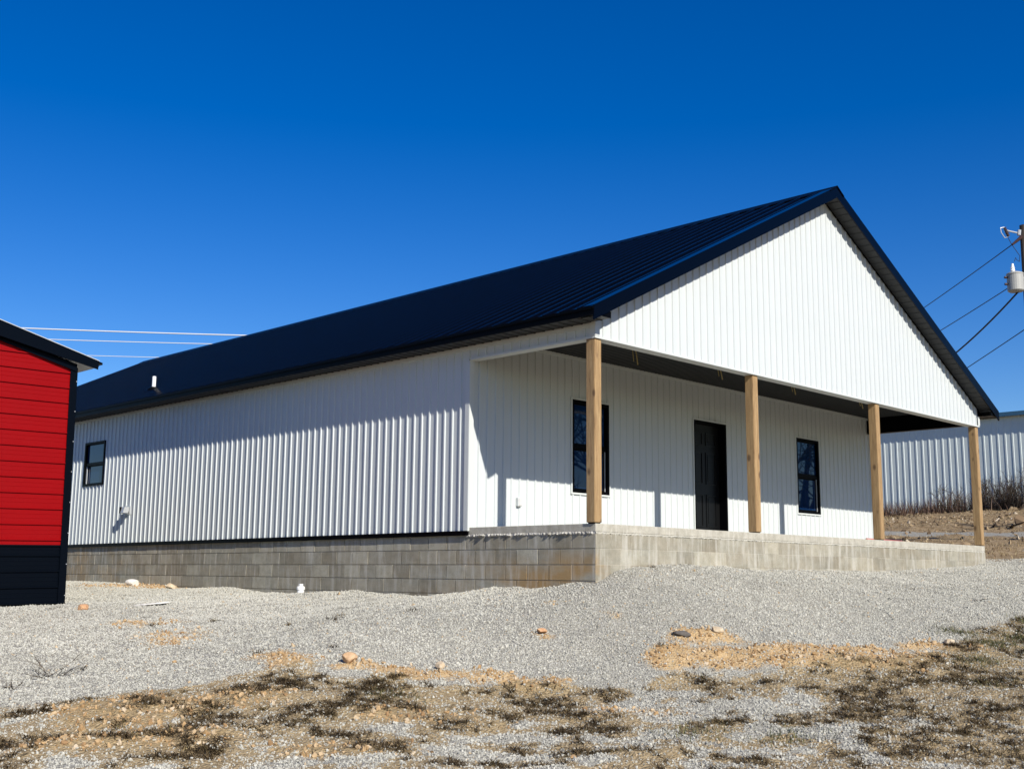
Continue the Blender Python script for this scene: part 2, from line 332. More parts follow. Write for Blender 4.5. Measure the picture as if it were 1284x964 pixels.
# ------------------------------------------------------------------ scattered stones (geometry nodes on a point mesh)
def scatter(name,label,pos,scl,rot,tint,mat,seed):
    me=bpy.data.meshes.new(name); me.vertices.add(len(pos)); me.vertices.foreach_set('co',pos.astype(np.float32).ravel())
    for nm,t,arr in (('scl','FLOAT_VECTOR',scl),('rot','FLOAT_VECTOR',rot)):
        q=me.attributes.new(nm,t,'POINT'); q.data.foreach_set('vector',arr.astype(np.float32).ravel())
    q=me.attributes.new('tintp','FLOAT','POINT'); q.data.foreach_set('value',tint.astype(np.float32))
    o=bpy.data.objects.new(name,me); COL.objects.link(o); tag(o,label,'gravel',kind='stuff'); me.materials.append(MAT[mat])
    gt=bpy.data.node_groups.new(name+'_nodes','GeometryNodeTree')
    gt.interface.new_socket('Geometry',in_out='INPUT',socket_type='NodeSocketGeometry'); gt.interface.new_socket('Geometry',in_out='OUTPUT',socket_type='NodeSocketGeometry')
    gi=gt.nodes.new('NodeGroupInput'); go=gt.nodes.new('NodeGroupOutput'); nd=gt.nodes.new; lk=gt.links.new
    jn=nd('GeometryNodeGeometryToInstance')
    for k in range(5):
        ic=nd('GeometryNodeMeshIcoSphere'); ic.inputs['Radius'].default_value=1; ic.inputs['Subdivisions'].default_value=2 if k<2 else 1
        sp=nd('GeometryNodeSetPosition'); nz=nd('ShaderNodeTexNoise'); nz.inputs['Scale'].default_value=.95; nz.inputs['Detail'].default_value=1
        ps=nd('GeometryNodeInputPosition'); ad=nd('ShaderNodeVectorMath'); ad.operation='ADD'; ad.inputs[1].default_value=(seed+k*9.1,k*3.3,2)
        lk(ps.outputs[0],ad.inputs[0]); lk(ad.outputs[0],nz.inputs['Vector'])
        sb=nd('ShaderNodeVectorMath'); sb.operation='SUBTRACT'; sb.inputs[1].default_value=(.5,.5,.5); lk(nz.outputs['Color'],sb.inputs[0])
        ml=nd('ShaderNodeVectorMath'); ml.operation='SCALE'; ml.inputs['Scale'].default_value=2.3; lk(sb.outputs[0],ml.inputs[0])
        lk(ic.outputs['Mesh'],sp.inputs['Geometry']); lk(ml.outputs[0],sp.inputs['Offset'])
        sm=nd('GeometryNodeSetMaterial'); sm.inputs['Material'].default_value=MAT[mat]; lk(sp.outputs[0],sm.inputs[0])
        ss=nd('GeometryNodeSetShadeSmooth'); ss.inputs['Shade Smooth'].default_value=False; lk(sm.outputs[0],ss.inputs[0]); lk(ss.outputs[0],jn.inputs[0])
    def named(nm,t):
        n=nd('GeometryNodeInputNamedAttribute'); n.data_type=t; n.inputs['Name'].default_value=nm; return n.outputs['Attribute']
    ip=nd('GeometryNodeInstanceOnPoints'); lk(gi.outputs[0],ip.inputs['Points']); lk(jn.outputs[0],ip.inputs['Instance']); ip.inputs['Pick Instance'].default_value=True
    lk(named('scl','FLOAT_VECTOR'),ip.inputs['Scale']); 
    er=nd('FunctionNodeEulerToRotation'); lk(named('rot','FLOAT_VECTOR'),er.inputs[0]); lk(er.outputs[0],ip.inputs['Rotation'])
    st=nd('GeometryNodeStoreNamedAttribute'); st.data_type='FLOAT'; st.domain='INSTANCE'; st.inputs['Name'].default_value='tint'
    lk(ip.outputs[0],st.inputs['Geometry']); lk(named('tintp','FLOAT'),st.inputs['Value']); lk(st.outputs[0],go.inputs[0])
    md=o.modifiers.new('scatter','NODES'); md.node_group=gt; return o
W,D,H,LEN=11.95,2.37,2.407,23.6
def free(x,y,z):
    inside=((x>-.03)&(x<W+.03)&(y>-.03)&(y<LEN+.03))|((x<-3.7)&(x>-9)&(y>7.02)&(y<14)&(x>-9))
    return ~inside
def cloud(n,a0,a1,b0,b1):
    b=np.sqrt(RNG.random(n)*(b1*b1-b0*b0)+b0*b0); t=RNG.random(n)*2-1
    a=a0+(t*.5+.5)*(a1-a0); a=a*(b/b1)  # wedge seen from the foot point
    return CAM[0]+a*RT[0]+b*FW[0],CAM[1]+a*RT[1]+b*FW[1]
# crushed limestone
x,y=cloud(830000,-11.5,14.5,7.6,25); z=surf(x,y); a,b,w,c,f=masks(x,y)
keep=free(x,y,z)&(RNG.random(len(x))<(1-.82*sstep(.25,.6,c))*(1-.62*masks.soil)*(1-.3*w)*(1-f)*np.clip(1.15-(b-8)/40,.5,1)); x,y,z,b=x[keep],y[keep],z[keep],b[keep]; n=len(x)
s=.0050*np.exp(RNG.normal(0,.46,n))*(1+.02*(b-10)); s=np.minimum(s,.012); big=RNG.random(n)<.004; s[big]*=1.5
scl=np.stack([s*RNG.uniform(.9,1.5,n),s*RNG.uniform(.8,1.2,n),s*RNG.uniform(.6,1.,n)],-1)
gt_=np.clip(.06+.86*RNG.random(n)+(fbm(x,y,.55,4,61)-.5)*.55,0,.97); gt_=np.where(RNG.random(n)<.018,1.,gt_)
scatter('gravel','loose grey crushed limestone gravel covering the lot',np.stack([x,y,z+s*.3],-1),scl,RNG.uniform(0,6.28,(n,3)),gt_,'stone',0.)
# clay lumps
x,y=cloud(150000,-12,12,8,24); z=surf(x,y); a,b,w,c,f=masks(x,y)
keep=free(x,y,z)&(RNG.random(len(x))<np.maximum(sstep(.12,.7,c),.0016)*(1-.5*w)*(1-f)); x,y,z=x[keep],y[keep],z[keep]; n=len(x)
s=np.minimum(.0085*np.exp(RNG.normal(0,.6,n)),.024); scl=np.stack([s*RNG.uniform(.9,1.6,n),s*RNG.uniform(.8,1.2,n),s*RNG.uniform(.5,.9,n)],-1)
scatter('clay_rubble','orange clay lumps and stone chips at the foot of the gravel bank',np.stack([x,y,z+s*.3],-1),scl,RNG.uniform(0,6.28,(n,3)),RNG.random(n),'claystone',50.)
# field rubble behind the porch
x=RNG.uniform(13,36,9000); y=RNG.uniform(-2,16,9000); z=surf(x,y); a,b,w,c,f=masks(x,y); keep=free(x,y,z)&(RNG.random(9000)<.15+.5*sstep(23,26,x)); x,y,z=x[keep],y[keep],z[keep]; n=len(x)
s=.026*np.exp(RNG.normal(0,.5,n)); scl=np.stack([s*RNG.uniform(.9,1.6,n),s*RNG.uniform(.8,1.2,n),s*RNG.uniform(.4,.8,n)],-1)
scatter('field_rubble','brown clods and pale stones strewn over the bank behind the porch',np.stack([x,y,z+s*.2],-1),scl,RNG.uniform(0,6.28,(n,3)),RNG.random(n),'fieldstone',90.)
# ------------------------------------------------------------------ dead weeds (mesh of blades)
def blades(name,label,cat,base,az,lean,length,width,tint,mat,curl=.6,kind='stuff'):
    n=len(base); seg=3; d=np.stack([np.cos(az),np.sin(az),np.zeros(n)],-1); sd=np.stack([-np.sin(az),np.cos(az),np.zeros(n)],-1)
    V=[]; 
    for k in range(seg+1):
        t=k/seg; le=lean+curl*t*t
        p=base+ (d*np.sin(le)[:,None]+np.array([0,0,1])*np.cos(le)[:,None])*(length*t)[:,None]
        wd=(width*(1-t)**.8)[:,None]*sd
        if k<seg: V+= [p-wd,p+wd]
        else: V.append(p)
    nv=2*seg+1; verts=np.stack(V,1).reshape(-1,3); o=np.arange(n)[:,None]*nv
    q=np.concatenate([o+np.array([2*k,2*k+1,2*k+3,2*k+2]) for k in range(seg-1)],1).reshape(-1,4); tr=o+np.array([2*seg-2,2*seg-1,2*seg]); tr=tr.reshape(-1,3)
    me=bpy.data.meshes.new(name); me.vertices.add(len(verts)); me.vertices.foreach_set('co',verts.astype(np.float32).ravel())
    li=np.concatenate([q.ravel(),tr.ravel()]).astype(np.int32); me.loops.add(len(li)); me.loops.foreach_set('vertex_index',li)
    ls=np.concatenate([np.arange(len(q))*4,len(q)*4+np.arange(len(tr))*3]).astype(np.int32); me.polygons.add(len(ls)); me.polygons.foreach_set('loop_start',ls); me.update(calc_edges=True)
    at=me.attributes.new('tint','FLOAT','POINT'); at.data.foreach_set('value',np.repeat(tint,nv).astype(np.float32))
    me.materials.append(MAT[mat]); ob=bpy.data.objects.new(name,me); COL.objects.link(ob); return tag(ob,label,cat,kind=kind)
x,y=cloud(36000,-9,14,7.2,17.5); a,b,w,c,f=masks(x,y); cl=fbm(x,y,2.1,3,77)
right=sstep(1.,4.5,a)
keep=(RNG.random(len(x))<sstep(.3,.9,w)*sstep(.42,.60,cl)*(.46-.06*right)+.0010+.010*sstep(.05,.3,w))&free(x,y,0); tx,ty=x[keep],y[keep]; nt_=len(tx)
cnt=RNG.integers(18,95,nt_); rad=.03+.0012*cnt*RNG.uniform(.6,1.3,nt_); ti=np.repeat(np.arange(nt_),cnt); n=len(ti)
r=rad[ti]*np.abs(RNG.normal(0,.55,n)); an=RNG.uniform(0,6.28,n)
bx=tx[ti]+r*np.cos(an); by=ty[ti]+r*np.sin(an)
bz=surf(bx,by)-.004; tt=RNG.beta(1.3,3.0,nt_)[ti]*.5+RNG.random(n)**1.7*.48
blades('dead_weeds','matted dark brown dead weeds in the foreground gravel','weeds',np.stack([bx,by,bz],-1),RNG.uniform(0,6.28,n),RNG.uniform(.6,1.5,n),RNG.uniform(.03,.14,n)*(1-.35*np.minimum(1,r/(rad[ti]+1e-6))),RNG.uniform(.0022,.0058,n),tt,'weed',.45)
x,y=cloud(180000,-9,14,7.2,17.5); a,b,w,c,f=masks(x,y); keep=(RNG.random(len(x))<w*(.25+.6*sstep(.5,4,a))+.004*sstep(14,11,b))&free(x,y,0); x,y=x[keep],y[keep]; n=len(x)
blades('dry_straw','dry brown and pale straw lying loose among the dead weeds','straw',np.stack([x,y,surf(x,y)+.008],-1),RNG.uniform(0,6.28,n),RNG.uniform(1.15,1.55,n),RNG.uniform(.03,.13,n)*(1+1.0*(RNG.random(n)<.03)),RNG.uniform(.0013,.003,n),np.clip(RNG.random(n)**.9-.1*(a[keep]<1),0,1),'weed',.1)
# a few still-green tufts at the right
gx=[];gy=[]
for (ga,gb,k) in ((5.35,13.3,420),(5.9,14.1,520),(6.5,14.6,800),(6.2,13.4,420),(7.1,15.6,800),(5.6,14.6,400),(1.55,10.05,200),(2.35,9.95,200),(-1.1,11.2,160),(6.9,15.1,400),(5.0,12.2,120)):
    q=RNG.normal(0,.13,(k,2)); gx.append(CAM[0]+(ga+q[:,0]*1.3)*RT[0]+(gb+q[:,1])*FW[0]); gy.append(CAM[1]+(ga+q[:,0]*1.3)*RT[1]+(gb+q[:,1])*FW[1])
gx=np.concatenate(gx); gy=np.concatenate(gy); n=len(gx)
blades('green_grass','small tufts of dull green grass among the dead weeds at right','grass',np.stack([gx,gy,surf(gx,gy)-.003],-1),RNG.uniform(0,6.28,n),RNG.uniform(.1,1.2,n),RNG.uniform(.04,.12,n),RNG.uniform(.0018,.004,n),RNG.random(n),'greenblade',.5)
# brown field grass on the bank behind
x=RNG.uniform(12.5,36,60000); y=RNG.uniform(-3,17,60000); a,b,w,c,f=masks(x,y); keep=(RNG.random(len(x))<f*.6)&free(x,y,0); x,y=x[keep],y[keep]; n=len(x); 
blades('field_grass','short tan winter grass on the bank behind the porch','grass',np.stack([x,y,surf(x,y)-.01],-1),RNG.uniform(0,6.28,n),RNG.uniform(.3,1.3,n),RNG.uniform(.05,.2,n),RNG.uniform(.003,.008,n),RNG.uniform(.45,1,n)**1.0,'weed',.5)
# ------------------------------------------------------------------ the house
ZR=5.879; SL=.5008; EV=.36; OV=.288
def zroof(x): return ZR-abs(x-W/2)*SL
house=thing('house','long white ribbed-steel house with black gable roof and open front porch on a block foundation','house',(0,0,0))
HL=('white_siding',)
w1=(2.19,3.085,.62,2.085); w2=(8.85,9.715,.60,2.085); dr=(5.42,6.425,0,2.095)
# side wall facing the camera, with the strip over the porch side
mb=MB()
class F0:
    breaks=(D,)
    def __call__(s,u): return H if u<D else -.045-.0036*(u-D)
sw=(13.64,14.545,1.16,2.08)
ribbed(mb,(-.008,0,0),(0,1,0),(0,0,1),(-1,0,0),0.0,LEN,F0(),2.66,holes=[(sw[0],sw[1],sw[2],sw[3])],off=.03)
mb.build('side_wall','white',house)
mb=MB(); ribbed(mb,(0,D-.008,0),(1,0,0),(0,0,1),(0,-1,0),0,W,0.002,2.79,holes=[w1,w2,dr],off=.045); mb.build('porch_wall','white',house)
class G1:
    breaks=(W/2,)
    def __call__(s,u): return zroof(u)-.07
mb=MB(); ribbed(mb,(0,-.010,0),(1,0,0),(0,0,1),(0,-1,0),0,W,H,G1(),off=.01); mb.build('gable_wall','white',house)
mb=MB(); ribbed(mb,(W+.008,0,0),(0,1,0),(0,0,1),(1,0,0),D,LEN,-.05,2.66); mb.build('side_wall','white',house)
mb=MB(); ribbed(mb,(0,LEN+.008,0),(1,0,0),(0,0,1),(0,1,0),0,W,-.05,G1()); mb.build('rear_wall','white',house)
# beams behind the gable and over the porch sides, black lined
mb=MB(); mb.box(.01,W-.01,0.0,.135,H+.02,2.80); mb.box(.012,.135,.135,D-.02,H+.02,2.80); mb.box(W-.135,W-.005,.135,D-.02,H+.02,2.80); mb.build('porch_beam','black',house)
# ribbed porch ceiling
mb=MB(); ribbed(mb,(.1,.1,2.775),(1,0,0),(0,1,0),(0,0,-1),0,W-.2,0,D-.1,pitch=.1,prof=[(0,0),(.14,0),(.15,.012),(.165,.012)]); mb.build('porch_ceiling','soffit',house)
mb=MB(); mb.box(.14,W-.14,D-.052,D-.03,2.722,2.768); mb.build('ceiling_trim','trim',house)
# white trims
mb=MB(); mb.box(-.036,W+.02,-.036,.14,H-.014,H+.016); mb.box(-.036,.12,.142,D-.04,H-.014,H+.016); mb.build('beam_trim','trim',house)
def corner(xc,yc,sx,z0,z1):
    mb=MB()
    xs=sorted([xc-sx*.038,xc+sx*.05]); mb.box(xs[0],xs[1],yc-.040,yc-.032,z0,z1)
    xs=sorted([xc-sx*.040,xc-sx*.031]); mb.box(xs[0],xs[1],yc-.0315,yc+.05,z0,z1); mb.build('corner_trim','trim',house)
corner(0,D,1,-.05,H-.015); corner(W,D,-1,-.0,H-.015); corner(0,0,1,H+.018,2.61); corner(W,0,-1,H+.018,2.61)
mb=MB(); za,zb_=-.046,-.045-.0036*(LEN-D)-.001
mb.hexa([(-.040,D-.03,za-.065),(-.004,D-.03,za-.065),(-.004,LEN,zb_-.065),(-.040,LEN,zb_-.065)],[(-.040,D-.03,za),(-.004,D-.03,za),(-.004,LEN,zb_),(-.040,LEN,zb_)]); mb.build('base_strip','black',house)  # thin black strip along the foot of the siding
mb=MB(); mb.box(-.034,-.004,D-.03,LEN,2.545,2.598); mb.box(-.034,-.004,-.02,D-.032,2.545,2.598); mb.build('eave_trim',['trim'],house)
# roof
def roofside(sign):
    mb=MB(); run=W/2+EV; sl=math.hypot(run,run*SL); x0=W/2-sign*run; z0=ZR-run*SL
    U=(0,1,0); V=(sign*run/sl,0,run*SL/sl); n=(-sign*SL/math.hypot(1,SL),0,1/math.hypot(1,SL))
    ribbed(mb,(x0,-OV,z0),U,V,n,0,LEN+2*OV,0,sl,pitch=.305,prof=[(0,0),(.136,0),(.142,.026),(.152,.026),(.160,0)],off=.0)
    return mb,(x0,z0,V,n,sl)
roof=None
for sgn in (1,-1):
    mb,inf=roofside(sgn); o=mb.build('roof','roof',house)
    if sgn==1: roof=o
# ridge cap
mb=MB(); c=.22
for y0,y1 in ((-OV-.03,LEN+OV+.03),):
    zt=.032
    A_=[(W/2-c,y0,ZR-c*SL+zt-.008),(W/2,y0,ZR+zt+.012),(W/2+c,y0,ZR-c*SL+zt-.008)]; B_=[(q[0],y1,q[2]) for q in A_]
    mb.add(A_+B_,[(0,1,4,3),(1,2,5,4)]); A2=[(q[0],q[1],q[2]-.02) for q in A_]; B2=[(q[0],q[1],q[2]-.02) for q in B_]
    mb.add(A_+A2,[(0,3,4,1),(1,4,5,2)]); mb.add(A_+A2+B_+B2,[(0,6,9,3),(2,5,11,8)])
mb.build('ridge_cap','black',house)
# eave fascias and soffits
for sgn in (1,-1):
    xe=W/2-sgn*(W/2+EV); xi=W/2-sgn*(W/2+.02); mb=MB(); zt=zroof(xe)
    a_,b_=sorted([xe-sgn*.012,xe+sgn*.012]); mb.box(a_,b_,-OV-.012,LEN+OV,2.600,zt+.012)
    a2,b2=sorted([xe-sgn*.03,xe+sgn*.0]); mb.box(xe-sgn*.012-.0 if sgn<0 else xe-.03, xe+.03 if sgn<0 else xe-.013,-OV-.012,LEN+OV,zt-.03,zt+.006)
    mb.build('fascia','black',house)
    mb=MB(); n_=Vector((0,0,-1)); x_a,x_b=sorted([xe+sgn*.0125,xi])
    ribbed(mb,(x_a,-OV,2.612),(0,1,0),(1,0,0),(0,0,-1),0,LEN+2*OV,0,x_b-x_a,pitch=.17,prof=[(0,0),(.14,0),(.146,.01),(.162,.01)]); mb.build('eave_soffit','soffit',house)
# rake fascias (front and back) with smooth top flange
def slab_along(mb,sgn,y0,y1,dz0,dz1,xa,xb):
    # xa, xb measured from the ridge outward
    p=[]
    for xx in (xa,xb):
        X=W/2-sgn*xx; z=ZR-xx*SL; p.append((X,z))
    b_=[(p[0][0],y0,p[0][1]+dz0),(p[1][0],y0,p[1][1]+dz0),(p[1][0],y1,p[1][1]+dz0),(p[0][0],y1,p[0][1]+dz0)]
    t_=[(q[0],q[1],q[2]+dz1-dz0) for q in b_]; mb.hexa(b_,t_)
for sgn in (1,-1):
    for (yf,d) in ((-OV,1),(LEN+OV,-1)):
        mb=MB(); slab_along(mb,sgn,*sorted((yf-d*.016,yf+d*.004)),-.165,.030,0,W/2+EV+.01); slab_along(mb,sgn,*sorted((yf+d*.0045,yf+d*.17)),.0245,.0295,.01,W/2+EV+.008)
        mb.build('rake_trim_and_shade','roof',house)
    mb=MB()
    # ribbed rake soffit
    run=W/2+EV-.02; sl=math.hypot(run,run*SL); V=(-sgn*run/sl,0,-run*SL/sl)
    ribbed(mb,(W/2,-OV+.005,ZR-.125),V,(0,1,0),(0,0,-1),0.0,sl,0,OV-.03,pitch=.17,prof=[(0,0),(.135,0),(.142,.014),(.16,.014)]); mb.build('rake_soffit','soffit',house)
    # black strip along gable top, standing in for the trim's wavy shadow
    mb=MB(); slab_along(mb,sgn,-.034,-.026,-.155,-.118,0.0,W/2); mb.build('rake_trim_and_shade','black',house)
# boxed eave ends
for q0,q1 in ((-EV+.013,-.012),(W+.012,W+EV-.013)): mb=MB(); mb.box(q0,q1,-OV+.0045,-OV+.012,2.612,2.70); mb.build('eave_return','black',house)
# vent stack on the roof
mb=MB(); px,py=.60,12.86; pz=zroof(px); mb.lathe([(0,.27),(.032,.27),(.040,.262),(.040,-.06)],(px,py,pz),16); st=mb.build('vent_pipe','pvc',roof,smooth=False)
mb=MB(); mb.lathe([(.056,.035),(.075,.03),(.13,-.01),(.15,-.05)],(px,py,pz+.005),16); mb.build('pipe_boot','black',roof)
# posts
def post(x0,y0):
    bm=bmesh.new(); bmesh.ops.create_cube(bm,size=1)
    for v_ in bm.verts: v_.co=Vector((v_.co.x*.142,v_.co.y*.142,(v_.co.z+.5)*(H-.014-.012)))
    bmesh.ops.bevel(bm,geom=list(bm.edges),offset=.006,segments=2,affect='EDGES')
    me=bpy.data.meshes.new('post'); bm.to_mesh(me); bm.free(); me.materials.append(MAT['wood'])
    o=bpy.data.objects.new('post',me); COL.objects.link(o); o.parent=house; o.location=(x0+.071,y0+.071,.012); 
    o.rotation_euler=(0,0,random.choice([0,math.pi/2,math.pi]))
    m2=MB(); m2.box(-.055,.055,-.055,.055,-.012,.0); m2.build('post_base','black',o); return o
for x0,y0 in ((-.028,-.012),(3.68,-.01),(7.59,-.01),(W-.150,-.01)): post(x0,y0)
# windows and door
def window(x0,x1,z0,z1,axis,base):
    # local: u along wall, out = outward normal distance
    def bx(mb,u0,u1,o0,o1,a,b):
        if axis=='y': mb.box(u0,u1,base-o1,base-o0,a,b)
        else: mb.box(base-o1,base-o0,u0,u1,a,b)
    f=.045 if axis=='y' else .034; zm=(z0+z1)/2-.01; mb=MB()
    bx(mb,x0,x0+f,-.07,.024,z0,z1); bx(mb,x1-f,x1,-.07,.024,z0,z1); bx(mb,x0+f,x1-f,-.07,.024,z0,z0+f); bx(mb,x0+f,x1-f,-.07,.024,z1-f,z1)
    bx(mb,x0+f,x1-f,-.05,.004,zm-.025,zm+.025)
    # sash rails
    s=.03 if axis=='y' else .016
    for (a,b,o_) in ((z0+f,zm-.025,-.035),(zm+.025,z1-f,-.012)):
        bx(mb,x0+f,x0+f+s,o_-.02,o_,a,b); bx(mb,x1-f-s,x1-f,o_-.02,o_,a,b); bx(mb,x0+f+s,x1-f-s,o_-.02,o_,a,a+s); bx(mb,x0+f+s,x1-f-s,o_-.02,o_,b-s,b)
    o=mb.build('window','black',house)
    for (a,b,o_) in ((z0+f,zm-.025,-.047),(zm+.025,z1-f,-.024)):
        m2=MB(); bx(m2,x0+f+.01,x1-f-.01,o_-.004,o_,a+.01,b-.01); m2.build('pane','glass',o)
    m2=MB(); t=.028 if axis=='y' else .010
    bx(m2,x0-t,x0-.001,0.0,.027,z0-t,z1+t); bx(m2,x1+.001,x1+t,0.0,.027,z0-t,z1+t); bx(m2,x0-.001,x1+.001,0,.027,z0-t,z0-.001); bx(m2,x0-.001,x1+.001,0,.027,z1+.001,z1+t)
    m2.build('window_trim','trim' if axis=='y' else 'black',o)
    m3=MB(); side=(x1-f-.022,x1-f-.012) if axis=='y' else (x1-f-s-.03,x1-f-s+.01)
    bx(m3,side[0],side[1],-.03,-.014,z0+f+.01,zm-.03); m3.build('screen_rail','grey_metal',o)
    return o
window(*w1,'y',D-.008); window(*w2,'y',D-.008); window(*sw,'x',-.008)
x0,x1,z0,z1=dr; mb=MB(); yb=D-.008
mb.box(x0,x0+.035,yb-.022,yb+.16,0.006,z1); mb.box(x1-.035,x1,yb-.022,yb+.16,0.006,z1); mb.box(x0+.035,x1-.035,yb-.022,yb+.16,z1-.035,z1); mb.box(x0+.035,x1-.035,yb-.02,yb+.16,.006,.03)
dframe=mb.build('door_frame','black',house)
mb=MB(); mb.box(x0-.026,x0-.001,yb-.026,yb-.001,.004,z1+.026); mb.box(x1+.001,x1+.026,yb-.026,yb-.001,.004,z1+.026); mb.box(x0-.001,x1+.001,yb-.026,yb-.001,z1+.001,z1+.026); mb.build('door_trim','trim',dframe)
mb=MB(); yd=yb+.13; mb.box(x0+.04,x1-.04,yd,yd+.04,.032,z1-.04)
cx=(x0+x1)/2
for (u0,u1) in ((x0+.15,cx-.05),(cx+.05,x1-.15)):
    for (a,b) in ((.22,.80),(.98,1.56),(1.68,1.92)):
        for q in ((u0,u1,a,a+.022),(u0,u1,b-.022,b),(u0,u0+.022,a+.022,b-.022),(u1-.022,u1,a+.022,b-.022)): mb.box(q[0],q[1],yd-.013,yd+.002,q[2],q[3])
        mb.box(u0+.06,u1-.06,yd-.007,yd+.002,a+.06,b-.06)
MAT['door']=painted('black_door_paint',(.005,.0053,.0057),.36,.15,spec=.3)
door=mb.build('door','door',house)
mb=MB(); mb.tube([(x0+.11,yd-.001,.95),(x0+.11,yd-.04,.95)],.012,10); mb.tube([(x0+.11,yd-.04,.95),(x0+.11,yd-.05,.95),(x0+.11,yd-.075,.95),(x0+.11,yd-.082,.95)],[.016,.028,.028,.015],14); mb.build('handle','black',door)
# outlet box on porch wall, dryer vent on the side wall
mb=MB(); mb.box(.955,1.04,yb-.055,yb-.001,.343,.47); o=mb.build('outlet_box','trim',house,bevel=.006)
mb=MB(); mb.box(.968,1.027,yb-.062,yb-.0555,.355,.458); mb.build('cover','greyplate',o)
vy,vz=12.42,.57
mb=MB(); mb.box(-.034,-.006,vy-.085,vy+.085,vz-.085,vz+.085); mb.tube([(-.034,vy,vz),(-.115,vy,vz-.01)],.05,14); vent=mb.build('wall_vent','grey_metal',house)
mb=MB(); mb.hexa([(-.165,vy-.06,vz-.06),(-.06,vy-.06,vz-.06),(-.06,vy+.06,vz-.06),(-.165,vy+.06,vz-.06)],[(-.135,vy-.06,vz+.062),(-.036,vy-.06,vz+.062),(-.036,vy+.06,vz+.062),(-.135,vy+.06,vz+.062)]); mb.build('vent_hood','grey_metal',vent)
mb=MB(); mb.box(-.172,-.05,vy+.062,vy+.085,vz-.065,vz+.06); mb.build('vent_dark_hole','black',vent)  # black box painting the dark hole at the hood's side
# cable tails hanging from the porch ceiling
for (cx_,cy_,ln) in ((2.08,1.0,.30),(4.29,1.0,.24),(6.55,1.0,.22),(9.0,1.0,.2)):
    mb=MB(); mb.tube([(cx_,cy_,2.78),(cx_+.012,cy_,2.70),(cx_+.03,cy_-.01,2.62),(cx_+.075,cy_,2.76-ln)],.009,6); mb.tube([(cx_-.01,cy_+.02,2.78),(cx_-.03,cy_+.02,2.71),(cx_-.02,cy_,2.80-ln)],.007,6); mb.build('cable_tail','yellow',house)
# foundation: individual concrete blocks in mortar
def blocks(mb,O,U,Nn,length,tops,rng,depth=.011,start=0.,gap=.0065):
    O=Vector(O);U=Vector(U);Nn=Vector(Nn); Z=Vector((0,0,1))
    for r,(zt,zb) in enumerate(tops):
        u=-start-(.2 if r%2 else 0.)
        while u<length:
            a=max(u+gap,0.0); b=min(u+.4-gap,length); u+=.4
            if b-a<.03: continue
            jit=rng.uniform(-.0025,.0025); o=O+Nn*jit; c0=zb+gap*.9; c1=zt-gap*.9
            f=[o+U*a+Z*c0,o+U*b+Z*c0,o+U*b+Z*c1,o+U*a+Z*c1]; bk=[q-Nn*(depth+.003) for q in f]
            t=min(1,max(0,rng.gauss(.5,.3)))
            mb.add(f+bk,[(0,1,2,3),(4,5,1,0),(5,6,2,1),(6,7,3,2),(7,4,0,3)],0,t)
    # mortar bed
    f=[O-Nn*depth+Z*tops[-1][1],O-Nn*depth+U*length+Z*tops[-1][1],O-Nn*depth+U*length+Z*tops[0][0],O-Nn*depth+Z*tops[0][0]]
    mb.add(f,[(0,1,2,3)],1)
rg=random.Random(5)
crs=[(-.128,-.314)]+[(-.314-.2032*k,-.314-.2032*(k+1)) for k in range(5)]
mb=MB(); blocks(mb,(0,0,0),(0,1,0),(-1,0,0),LEN,crs,rg,start=.0); 
blocks(mb,(0,D+.02,0),(0,1,0),(-1,0,0),LEN-D-.02,[(-.01,-.1275)],rg)
blocks(mb,(.0,0,0),(1,0,0),(0,-1,0),W+.02,crs,rg,depth=.003,start=.1,gap=.0035)
blocks(mb,(W,0,0),(0,1,0),(1,0,0),LEN,[(-.01,-.1275)]+crs,rg); blocks(mb,(0,LEN,0),(1,0,0),(0,1,0),W,[(-.01,-.1275)]+crs,rg)
fo=mb.build('foundation',['block','mortar'],house)
me=fo.data; st=me.attributes.new('stain','FLOAT','POINT'); co=np.empty(len(me.vertices)*3,np.float32); me.vertices.foreach_get('co',co); co=co.reshape(-1,3)
sv=np.exp(-((co[:,1]-.4)/1.6)**2)*sstep(-.3,-.6,co[:,2])*(co[:,0]<.02)+.35*np.exp(-((co[:,1]-14.5)/2)**2)*(co[:,0]<.02)+.12; st.data.foreach_set('value',np.clip(sv,0,1).astype(np.float32))
# porch slab with a slightly uneven face and the rough mortar squeezed out below it
mb=MB(); mb.box(-.004,W+.004,-.008,D+.05,-.105,0.0); mb.build('porch_slab','slab',house,bevel=.008)
def rough_strip(O,U,Nn,length,zc,amp,hh,seed,step=.02):
    rr=random.Random(seed); O=Vector(O);U=Vector(U);Nn=Vector(Nn); n=int(length/step); vs=[]; fs=[]
    prof=[(-hh,0),(-hh*.5,1),(0.0,1.2),(hh*.5,1),(hh,0)]
    for i in range(n+1):
        k=vnoise(i*.35,seed,3)*.8+rr.random()*.7
        k=float(k) if rr.random()>.22 else .05
        for (dz,w_) in prof:
            q=O+U*(i*step)+Vector((0,0,zc+dz+rr.uniform(-.3,.3)*hh*.5))+Nn*(w_*amp*k*rr.uniform(.6,1.2)); vs.append(tuple(q))
    m_=len(prof)
    for i in range(n):
        for j in range(m_-1): fs.append((i*m_+j,(i+1)*m_+j,(i+1)*m_+j+1,i*m_+j+1))
    mm=MB(); mm.add(vs,fs); return mm
rough_strip((.002,.0,0),(0,1,0),(-1,0,0),D+.03,-.117,.030,.020,4).build('rough_mortar','rubble',house)
rough_strip((0,-.0,0),(1,0,0),(0,-1,0),W,-.117,.012,.014,9).build('rough_mortar','mortar',house)
mb=MB(); mb.box(.006,W-.01,.006,D,-.128,-.105); mb.build('mortar_bed','darkrock',house)
